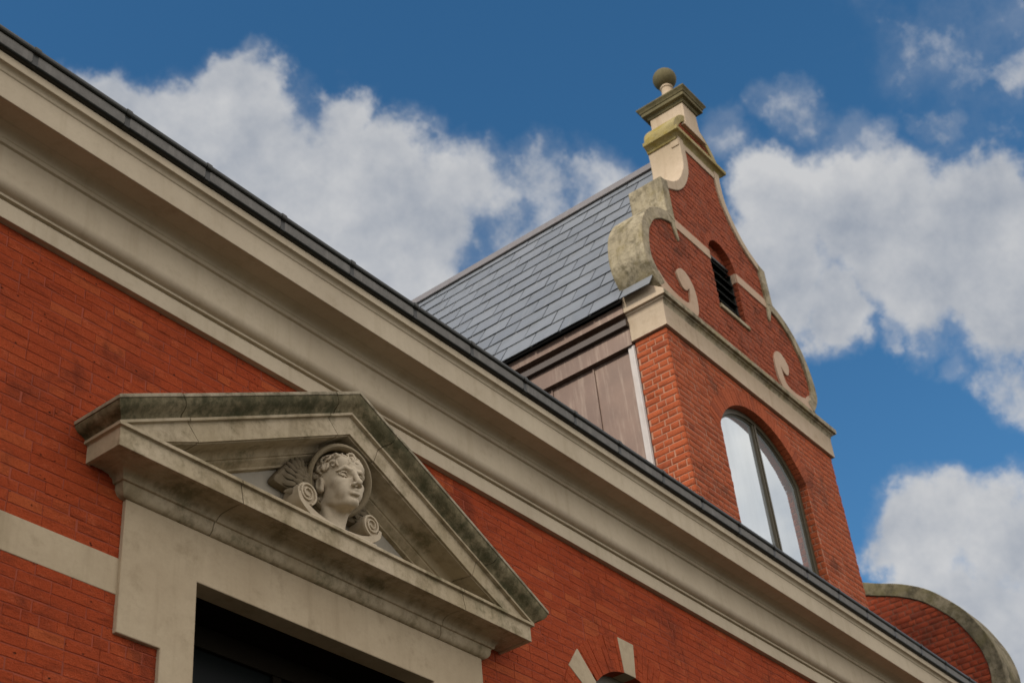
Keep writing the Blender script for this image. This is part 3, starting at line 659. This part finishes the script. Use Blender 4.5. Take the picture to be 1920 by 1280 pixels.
# ------------------------------------------------------------------ scrolled end gable (faces -X)
eg = thing('end_gable', 'brick end gable with a rounded stone coping, half hidden beyond the dormer and the gutter', 'gable', (20.8, 2, 6.9))
EO = [(3.4, 11.05), (2.5, 10.65), (1.9, 10.39), (1.414, 10.156), (.984, 9.974), (.587, 9.718), (.239, 9.34), (.10, 9.13), (-.031, 8.849), (-.124, 8.58), (-.165, 8.27), (-.13, 7.97), (-.02, 7.65), (.15, 7.35), (.3, 7.1)]
P = cr(EO, 5); Ei = []
for i, p in enumerate(P):
    a, b = P[max(0, i-1)], P[min(len(P)-1, i+1)]; tt = Vector((b[0]-a[0], b[1]-a[1])).normalized(); Ei.append((p[0]+tt.y*-.205 if False else p[0]-tt.y*.205*1.0, p[1]+tt.x*.205))
FE = lambda u, v, d: (20.5-d, u, v)
mb = MB(); mb.loft([[FE(*p, .03), FE(*p, -.62), FE(*q, -.62), FE(*q, .03)] for p, q in zip(P, Ei)]); mb.build('coping', 'shadecoping', eg, bevel=.010, smooth=50)
def e_iv(z):
    best = None
    for (ya, za), (yb, zb) in zip(Ei, Ei[1:]):
        if (za-z)*(zb-z) <= 0 and za != zb:
            y = ya+(yb-ya)*(z-za)/(zb-za)-.05; best = y if best is None else max(best, y) if z < 8.2 and False else min(best, y)
    if best is None: return []
    return [(best, 6.0)]
mb = MB(); bricks(mb, FE, 6.7, 10.6, e_iv, .092, .25, 2, 6.7, joint=.012, core=.4, rec=.006, seed=21, rough=.004)
mb.m = 1; mb.box(20.5, 20.9, 0, 9.5, -ZC, 6.7); mb.box(20.506, 20.9, 3.4, 9.5, 6.7, 7.4)
mb.build('wall', ['ebrick', 'gmortar'], eg, smooth=50)

# ------------------------------------------------------------------ carved bust (distance field turned into one surface)
def surf_nets(Fn, lo, hi, h):
    xs = [np.arange(lo[i], hi[i]+h, h) for i in range(3)]
    X, Y, Z = np.meshgrid(*xs, indexing='ij'); V = Fn(X, Y, Z, xs).astype(np.float32)
    n = V.shape; sgn = V < 0
    cnt = np.zeros((n[0]-1, n[1]-1, n[2]-1)); acc = np.zeros(cnt.shape+(3,))
    corners = [(i, j, k) for i in (0, 1) for j in (0, 1) for k in (0, 1)]
    cut = lambda A, c: A[c[0]:n[0]-1+c[0], c[1]:n[1]-1+c[1], c[2]:n[2]-1+c[2]]
    for a in corners:
        for ax in range(3):
            if a[ax]: continue
            b = list(a); b[ax] = 1
            va, vb = cut(V, a), cut(V, b); cr_ = (va < 0) != (vb < 0); t_ = np.where(cr_, va/np.where(cr_, va-vb, 1), 0)
            for d in range(3): acc[..., d] += np.where(cr_, a[d]+(t_ if d == ax else 0), 0)
            cnt += cr_
    act = cnt > 0; idx = -np.ones(cnt.shape, int); idx[act] = np.arange(act.sum()); ii = np.argwhere(act)
    verts = (ii+acc[act]/cnt[act][:, None])*h+np.array(lo)
    quads = []
    for ax in range(3):
        o1, o2 = [(1, 2), (2, 0), (0, 1)][ax]
        sl = [slice(1, n[d]-1) for d in range(3)]; sl[ax] = slice(0, n[ax]-1); s2 = list(sl); s2[ax] = slice(1, n[ax])
        A, B = sgn[tuple(sl)], sgn[tuple(s2)]; e = np.argwhere(A != B)
        base = e.copy()
        for d in range(3):
            if d != ax: base[:, d] += 1
        flip = A[tuple(e.T)]
        def at(d1, d2):
            q = base.copy(); q[:, o1] -= d1; q[:, o2] -= d2; return idx[tuple(q.T)]
        q = np.stack([at(0, 0), at(1, 0), at(1, 1), at(0, 1)], 1); q[~flip] = q[~flip][:, ::-1]; quads.append(q)
    return verts, np.concatenate(quads)
class Field:
    def __init__(s, X, Y, Z, xs): s.P = (X, Y, Z); s.xs = xs; s.V = np.full(X.shape, 9.0, np.float32)
    def win(s, c, r):
        w = []
        for d in range(3):
            a = np.searchsorted(s.xs[d], c[d]-r); b = np.searchsorted(s.xs[d], c[d]+r); w.append(slice(max(0, a), min(len(s.xs[d]), b+1)))
        return tuple(w)
    def ell(s, c, r, k=.03, sub=False, m=.15):
        w = s.win(c, max(r)+m); x, y, z = (s.P[d][w]-c[d] for d in range(3))
        q = np.sqrt((x/r[0])**2+(y/r[1])**2+(z/r[2])**2)+1e-9; d = (q-1)*min(r) if not sub and False else q*(q-1)/(np.sqrt((x/r[0]**2)**2+(y/r[1]**2)**2+(z/r[2]**2)**2)+1e-9)
        s.comb(w, d, k, sub)
    def cap(s, a, b, r0, r1=None, k=.02, sub=False, m=.12):
        r1 = r0 if r1 is None else r1; a = np.array(a, float); b = np.array(b, float); c = (a+b)/2
        w = s.win(c, np.linalg.norm(b-a)/2+max(r0, r1)+m); p = [s.P[d][w]-a[d] for d in range(3)]; ab = b-a
        t_ = np.clip(sum(p[d]*ab[d] for d in range(3))/(ab@ab+1e-12), 0, 1)
        d = np.sqrt(sum((p[d]-t_*ab[d])**2 for d in range(3)))-(r0+(r1-r0)*t_); s.comb(w, d, k, sub)
    def comb(s, w, d, k, sub):
        v = s.V[w]
        if sub: d = -d; h = np.clip(.5-.5*(v-d)/k, 0, 1); s.V[w] = v+(d-v)*h+k*h*(1-h); return
        h = np.clip(.5+.5*(v-d)/k, 0, 1); s.V[w] = v+(d-v)*h-k*h*(1-h)
def head_field(X, Y, Z, xs):
    f = Field(X, Y, Z, xs); S2 = (-1, 1)
    f.ell((0, .06, .64), (.330, .41, .36), .05, m=.6)
    f.ell((0, -.13, .43), (.240, .275, .33), .08, m=.5)
    f.ell((0, -.215, .245), (.160, .185, .135), .07, m=.4)
    f.ell((0, -.345, .100), (.085, .075, .065), .06)
    for s in S2:
        f.ell((s*.185, -.03, .255), (.062, .16, .10), .07); f.ell((s*.160, -.262, .385), (.095, .095, .075), .08)
        f.cap((s*.195, .0, .20), (s*.055, -.33, .085), .032, .045, .06)
        f.ell((s*.11, -.285, .26), (.085, .085, .10), .08)
        f.ell((s*.10, -.30, .70), (.14, .09, .12), .08)
    for s in S2:                                                # sockets, brows, eyeballs with lids
        f.ell((s*.142, -.390, .498), (.110, .095, .062), .025, True)
        f.cap((s*.035, -.392, .572), (s*.14, -.380, .592), .022, .020, .025); f.cap((s*.14, -.380, .592), (s*.240, -.290, .552), .020, .013, .03)
        f.ell((s*.138, -.284, .500), (.066, .062, .054), .006)
        for a, b in ((-1, -.5), (-.5, 0), (0, .5), (.5, 1)):
            up = lambda t: (s*.138+t*.075*s, -.362+.034*t*t+.012*(t*1.0 if t > 0 else 0), .506+.034*(1-t*t))
            dn = lambda t: (s*.138+t*.072*s, -.356+.036*t*t, .498-.034*(1-t*t))
            f.cap(up(a), up(b), .0105, .0105, .006); f.cap(dn(a), dn(b), .0080, .0080, .006)
    f.cap((0, -.372, .60), (0, -.418, .50), .042, .036, .03); f.cap((0, -.412, .51), (0, -.505, .335), .035, .042, .022)
    f.ell((0, -.510, .318), (.046, .046, .038), .02)
    for s in S2: f.ell((s*.056, -.455, .308), (.034, .046, .030), .015); f.ell((s*.028, -.482, .282), (.015, .024, .013), .008, True)
    f.cap((0, -.418, .29), (0, -.425, .240), .020, .026, .03)
    f.cap((-.012, -.438, .236), (-.095, -.385, .222), .024, .012, .012); f.cap((.012, -.438, .236), (.095, -.385, .222), .024, .012, .012)
    f.cap((-.045, -.420, .186), (.045, -.420, .186), .030, .030, .02); f.cap((.045, -.415, .188), (.090, -.375, .204), .022, .009, .012); f.cap((-.045, -.415, .188), (-.090, -.375, .204), .022, .009, .012)
    f.cap((-.10, -.402, .212), (-.03, -.455, .2115), .008, .008, .006, True); f.cap((-.03, -.455, .2115), (.03, -.455, .2115), .009, .009, .006, True); f.cap((.03, -.455, .2115), (.10, -.402, .212), .008, .008, .006, True)
    f.ell((0, -.43, .142), (.065, .038, .020), .03, True)
    for s in S2:                                                # ears
        f.ell((s*.315, .00, .45), (.050, .085, .130), .02); f.ell((s*.358, -.015, .460), (.024, .045, .078), .012, True); f.ell((s*.315, -.04, .350), (.036, .04, .045), .015)
    f.cap((0, .12, .24), (-.07, .15, -.22), .195, .205, .05, m=.4); f.cap((-.07, .15, -.22), (-.09, .14, -.62), .21, .36, .12, m=.6)
    for s in S2:
        f.cap((s*.20, .07, .20), (s*.045-.07, -.06, -.30), .05, .042, .05); f.ell((s*.34-.08, .14, -.56), (.30, .24, .20), .12, m=.4)
        f.cap((s*.05-.07, -.09, -.34), (s*.42-.08, -.03, -.40), .035, .03, .05)
    f.ell((0, -.12, .13), (.12, .15, .05), .07)
    return f.V
def hair_field(X, Y, Z, xs):
    f = Field(X, Y, Z, xs); rn = random.Random(12)
    f.ell((0, .09, .66), (.365, .42, .385), .03, m=.6)
    f.ell((0, -.36, .47), (.258, .26, .285), .03, True, m=.5)
    f.ell((0, -.30, .10), (.60, .34, .36), .03, True, m=.5)
    f.ell((0, .22, .32), (.29, .22, .34), .05, m=.5)
    def surf(az, z):
        s = math.sqrt(max(.12, 1-((z-.60)/.50)**2)); rx, ry = (.350, .40) if z > .45 else (.325, .36)
        n = Vector((math.sin(az)*.9, -math.cos(az), (z-.55)*.9)).normalized()
        return Vector((rx*math.sin(az)*s, .03-ry*math.cos(az)*s, z)), n
    def curl(az, z, r, rad, a0, sweep):
        c, n = surf(az, z); t1 = n.cross(Vector((0, 0, 1))).normalized(); t2 = n.cross(t1)
        pr = None
        for i in range(8):
            a = a0+sweep*i/7; rr = r*(1-.45*i/7)
            p = c+(t1*math.cos(a)+t2*math.sin(a))*rr+n*(.022+.012*math.sin(i))
            if pr is not None: f.cap(pr, p, rad*(1-.3*i/7), rad*(1-.3*(i+1)/7), .006, m=.06)
            pr = p
    for row, (zz, n, lim) in enumerate(((.745, 10, 62), (.815, 10, 66), (.67, 2, 62))):
        for i in range(n):
            az = math.radians(-lim+2*lim*(i+.5*(row == 1))/(n-1)) if n > 2 else math.radians(lim*(1 if i else -1))
            curl(az+rn.uniform(-.04, .04), zz-.10*abs(az)/1.1*(row == 0)+rn.uniform(-.012, .012), rn.uniform(.042, .060), .023, rn.uniform(0, 6.28), rn.choice((-1, 1))*rn.uniform(3.4, 4.8))
    for sgn in (-1, 1):
        for az in (66, 76, 86, 97, 110):
            for zz in (.60, .68, .76):
                if az < 72 and zz < .65: continue
                curl(sgn*math.radians(az+rn.uniform(-4, 4)), zz+rn.uniform(-.02, .02), rn.uniform(.045, .062), .022, rn.uniform(0, 6.28), rn.choice((-1, 1))*rn.uniform(3.2, 4.8))
        for az in (108, 120, 134, 150):
            for zz in (.06, .16, .26, .36, .47):
                curl(sgn*math.radians(az+rn.uniform(-4, 4)), zz+rn.uniform(-.02, .02), rn.uniform(.045, .065), .022, rn.uniform(0, 6.28), rn.choice((-1, 1))*rn.uniform(3, 4.6))
    return f.V
BX, BY, BZ, BH = PC+.035, -.135, 5.135, .50
YAW = math.radians(-11)
def yawed(v):
    c_, s_ = math.cos(YAW), math.sin(YAW); x, y = v[0]-BX, v[1]-BY
    return (BX+x*c_-y*s_, BY+x*s_+y*c_, v[2])
bust = thing('bust', 'pale carved stone head in a winged hat between two scrolls inside the pediment', 'sculpture', (BX, BY, 4.94))
def nets_obj(name, Fn, lo, hi, h, mat, parent, tilt=0.0):
    v, q = surf_nets(Fn, lo, hi, h)
    ct, st_ = math.cos(tilt), math.sin(tilt)
    tw = lambda z: 1.0
    b = MB(); b.v = [yawed((BX+x*BH*.95, BY+(y*ct-z*st_)*BH, BZ+(y*st_+z*ct)*BH)) for x, y, z in v.tolist()]; b.f = q.tolist(); b.mi = [0]*len(b.f)
    return b.build(name, mat, parent, smooth=180)
head = nets_obj('head', head_field, (-.75, -.62, -.42), (.75, .62, 1.1), .0125, 'bust', bust)
nets_obj('hair', hair_field, (-.5, -.55, -.05), (.5, .6, 1.15), .0115, 'bust', head)
# hat: a bowl with a rolled brim, tipped back
hat = MB(); hc = Vector((BX, -.165, 5.425)); hu = Vector((0, -.36, .933)).normalized(); hn = Vector((0, .933, .36)).normalized(); hx = Vector((1, 0, 0))
pr_ = [(.250, -.020), (.266, -.012), (.272, .004), (.264, .022), (.246, .026), (.236, .060), (.215, .12), (.175, .175), (.12, .215), (.05, .232), (.001, .235), (.001, .222), (.05, .218), (.115, .20), (.165, .16), (.203, .11), (.224, .055), (.226, .015), (.236, -.012)]
loops = []
for r, d in pr_: loops.append([tuple(hc+hx*(r*1.0*math.cos(q))+hu*(r*.98*math.sin(q))+hn*d) for q in [2*math.pi*i/48 for i in range(48)]])
hat.loft(loops+[loops[0]], cap=False); hat.v = [yawed(p) for p in hat.v]; hat_o = hat.build('hat', 'hat', bust, smooth=60)
# wings: overlapping carved feathers
for sg in (-1, 1):
    mb = MB(); root = Vector((BX+sg*(.235 if sg < 0 else .175), -.115, 5.445 if sg < 0 else 5.42)); rn = random.Random(5)
    def feather(o, ang, ln, wd, th, lift_):
        d = Vector((sg*math.cos(ang), 0, math.sin(ang))); w_ = Vector((-d.z*sg, 0, d.x*sg)); loops = []
        for i in range(9):
            t_ = i/8; wd_ = wd*(.55+.75*t_ if t_ < .6 else 1.0*math.sqrt(max(.02, 1-((t_-.6)/.4)**2)))
            c = o+d*(ln*t_)+Vector((0, -lift_-.016*math.sin(math.pi*t_), 0))+w_*(.02*t_*t_)
            loops.append([tuple(c+w_*wd_+Vector((0, th, 0))), tuple(c+w_*wd_*.5+Vector((0, -th*.5, 0))), tuple(c+Vector((0, -th*1.2, 0))), tuple(c-w_*wd_*.5+Vector((0, -th*.5, 0))), tuple(c-w_*wd_+Vector((0, th, 0)))])
        mb.loft(loops)
    OUTW = [(-.235, 5.21), (-.330, 5.215), (-.42, 5.225), (-.515, 5.235), (-.520, 5.27), (-.478, 5.33), (-.425, 5.40), (-.360, 5.465), (-.300, 5.50), (-.235, 5.50), (-.17, 5.45), (-.12, 5.36), (-.15, 5.25)]
    sx = 0.0 if sg < 0 else -.045
    w_o = cr(OUTW, 3, True); mid = (-.30, 5.36)
    lo_ = lambda k, yy: [(PC-sg*x*1.0+sx if False else PC+(-sg*(mid[0]+(x-mid[0])*k))+sx, yy, mid[1]+(z-mid[1])*k) for x, z in w_o]
    mb.loft([lo_(1, -.02), lo_(1, -.060), lo_(.965, -.074), lo_(.88, -.082)])
    cen = Vector((PC-sg*(-.17)+sx, 0, 5.36))
    def fin(p): # keep a feather inside the wing's outline
        return p
    for row, (n, r0, ln, wd, yy) in enumerate(((8, .16, .165, .021, -.083), (7, .09, .13, .021, -.092), (6, .04, .09, .021, -.100))):
        for i in range(n):
            t_ = i/(n-1); a = math.radians(-38+86*t_); d = Vector((sg*math.cos(a), 0, math.sin(a)))
            sc = .98-.42*t_ if row == 0 else .9-.35*t_
            feather(cen+d*(r0*(1-.35*t_))+Vector((0, yy, 0)), a, ln*sc, wd, .0028, 0)
    mb.build('wing', 'bustdark', hat_o, smooth=35)
# volutes either side of the shoulders
for sg in (-1, 1):
    cx, cz, R = BX+sg*.322, 5.20, .088
    mb = MB(); n = 40; yb, yf = -.005, -.165
    sp = []
    for i in range(n*2+1):
        th = 2*math.pi*2.15*i/(n*2); r = R*(1-.80*(i/(n*2))**.8); an = math.radians(-110)-th*1.0
        sp.append((cx+sg*-1*r*math.cos(an)*-1, cz+r*math.sin(an)))
    # body: a roll from the spiral's outer turn
    outer = [(cx+(R-.006)*math.cos(2*math.pi*i/36), cz+(R-.006)*math.sin(2*math.pi*i/36)) for i in range(36)]
    mb.prism(outer, -yb, -yf-.012, FXZ)
    loops = []
    for i, p in enumerate(sp):
        a, b = sp[max(0, i-1)], sp[min(len(sp)-1, i+1)]; tt = Vector((b[0]-a[0], b[1]-a[1])).normalized(); nn = Vector((tt.y, -tt.x)); w_ = .011*(1-.45*i/len(sp))
        loops.append([(p[0]+nn.x*w_, yf+.02, p[1]+nn.y*w_), (p[0]+nn.x*w_*.7, yf-.004, p[1]+nn.y*w_*.7), (p[0]-nn.x*w_*.7, yf-.004, p[1]-nn.y*w_*.7), (p[0]-nn.x*w_, yf+.02, p[1]-nn.y*w_)])
    mb.loft(loops)
    # the strap that sweeps from the roll down under the neck
    st2 = cr([(cx+sg*-.075*-1*0+sg*.084, cz-.02), (cx+sg*.060, cz-.075), (cx-sg*.02, cz-.125), (cx-sg*.12, cz-.165), (cx-sg*.24, cz-.185)], 6)
    loops = []
    for i, p in enumerate(st2):
        a, b = st2[max(0, i-1)], st2[min(len(st2)-1, i+1)]; tt = Vector((b[0]-a[0], b[1]-a[1])).normalized(); nn = Vector((tt.y, -tt.x)); w_ = .012+.03*(i/len(st2))
        loops.append([(p[0]+nn.x*w_, yb, p[1]+nn.y*w_), (p[0]+nn.x*w_, yf-.003, p[1]+nn.y*w_), (p[0]-nn.x*w_, yf-.003, p[1]-nn.y*w_), (p[0]-nn.x*w_, yb, p[1]-nn.y*w_)])
    mb.loft(loops)
    mb.build('scroll', 'bust', bust, smooth=40, bevel=.003)
mb = MB(); mb.box(BX-.33, BX+.33, -.20, .0, 4.93, 5.03); mb.build('base', 'bust', bust, bevel=.01)

for o in list(C.objects):
    if '_base' in o: del o['_base']
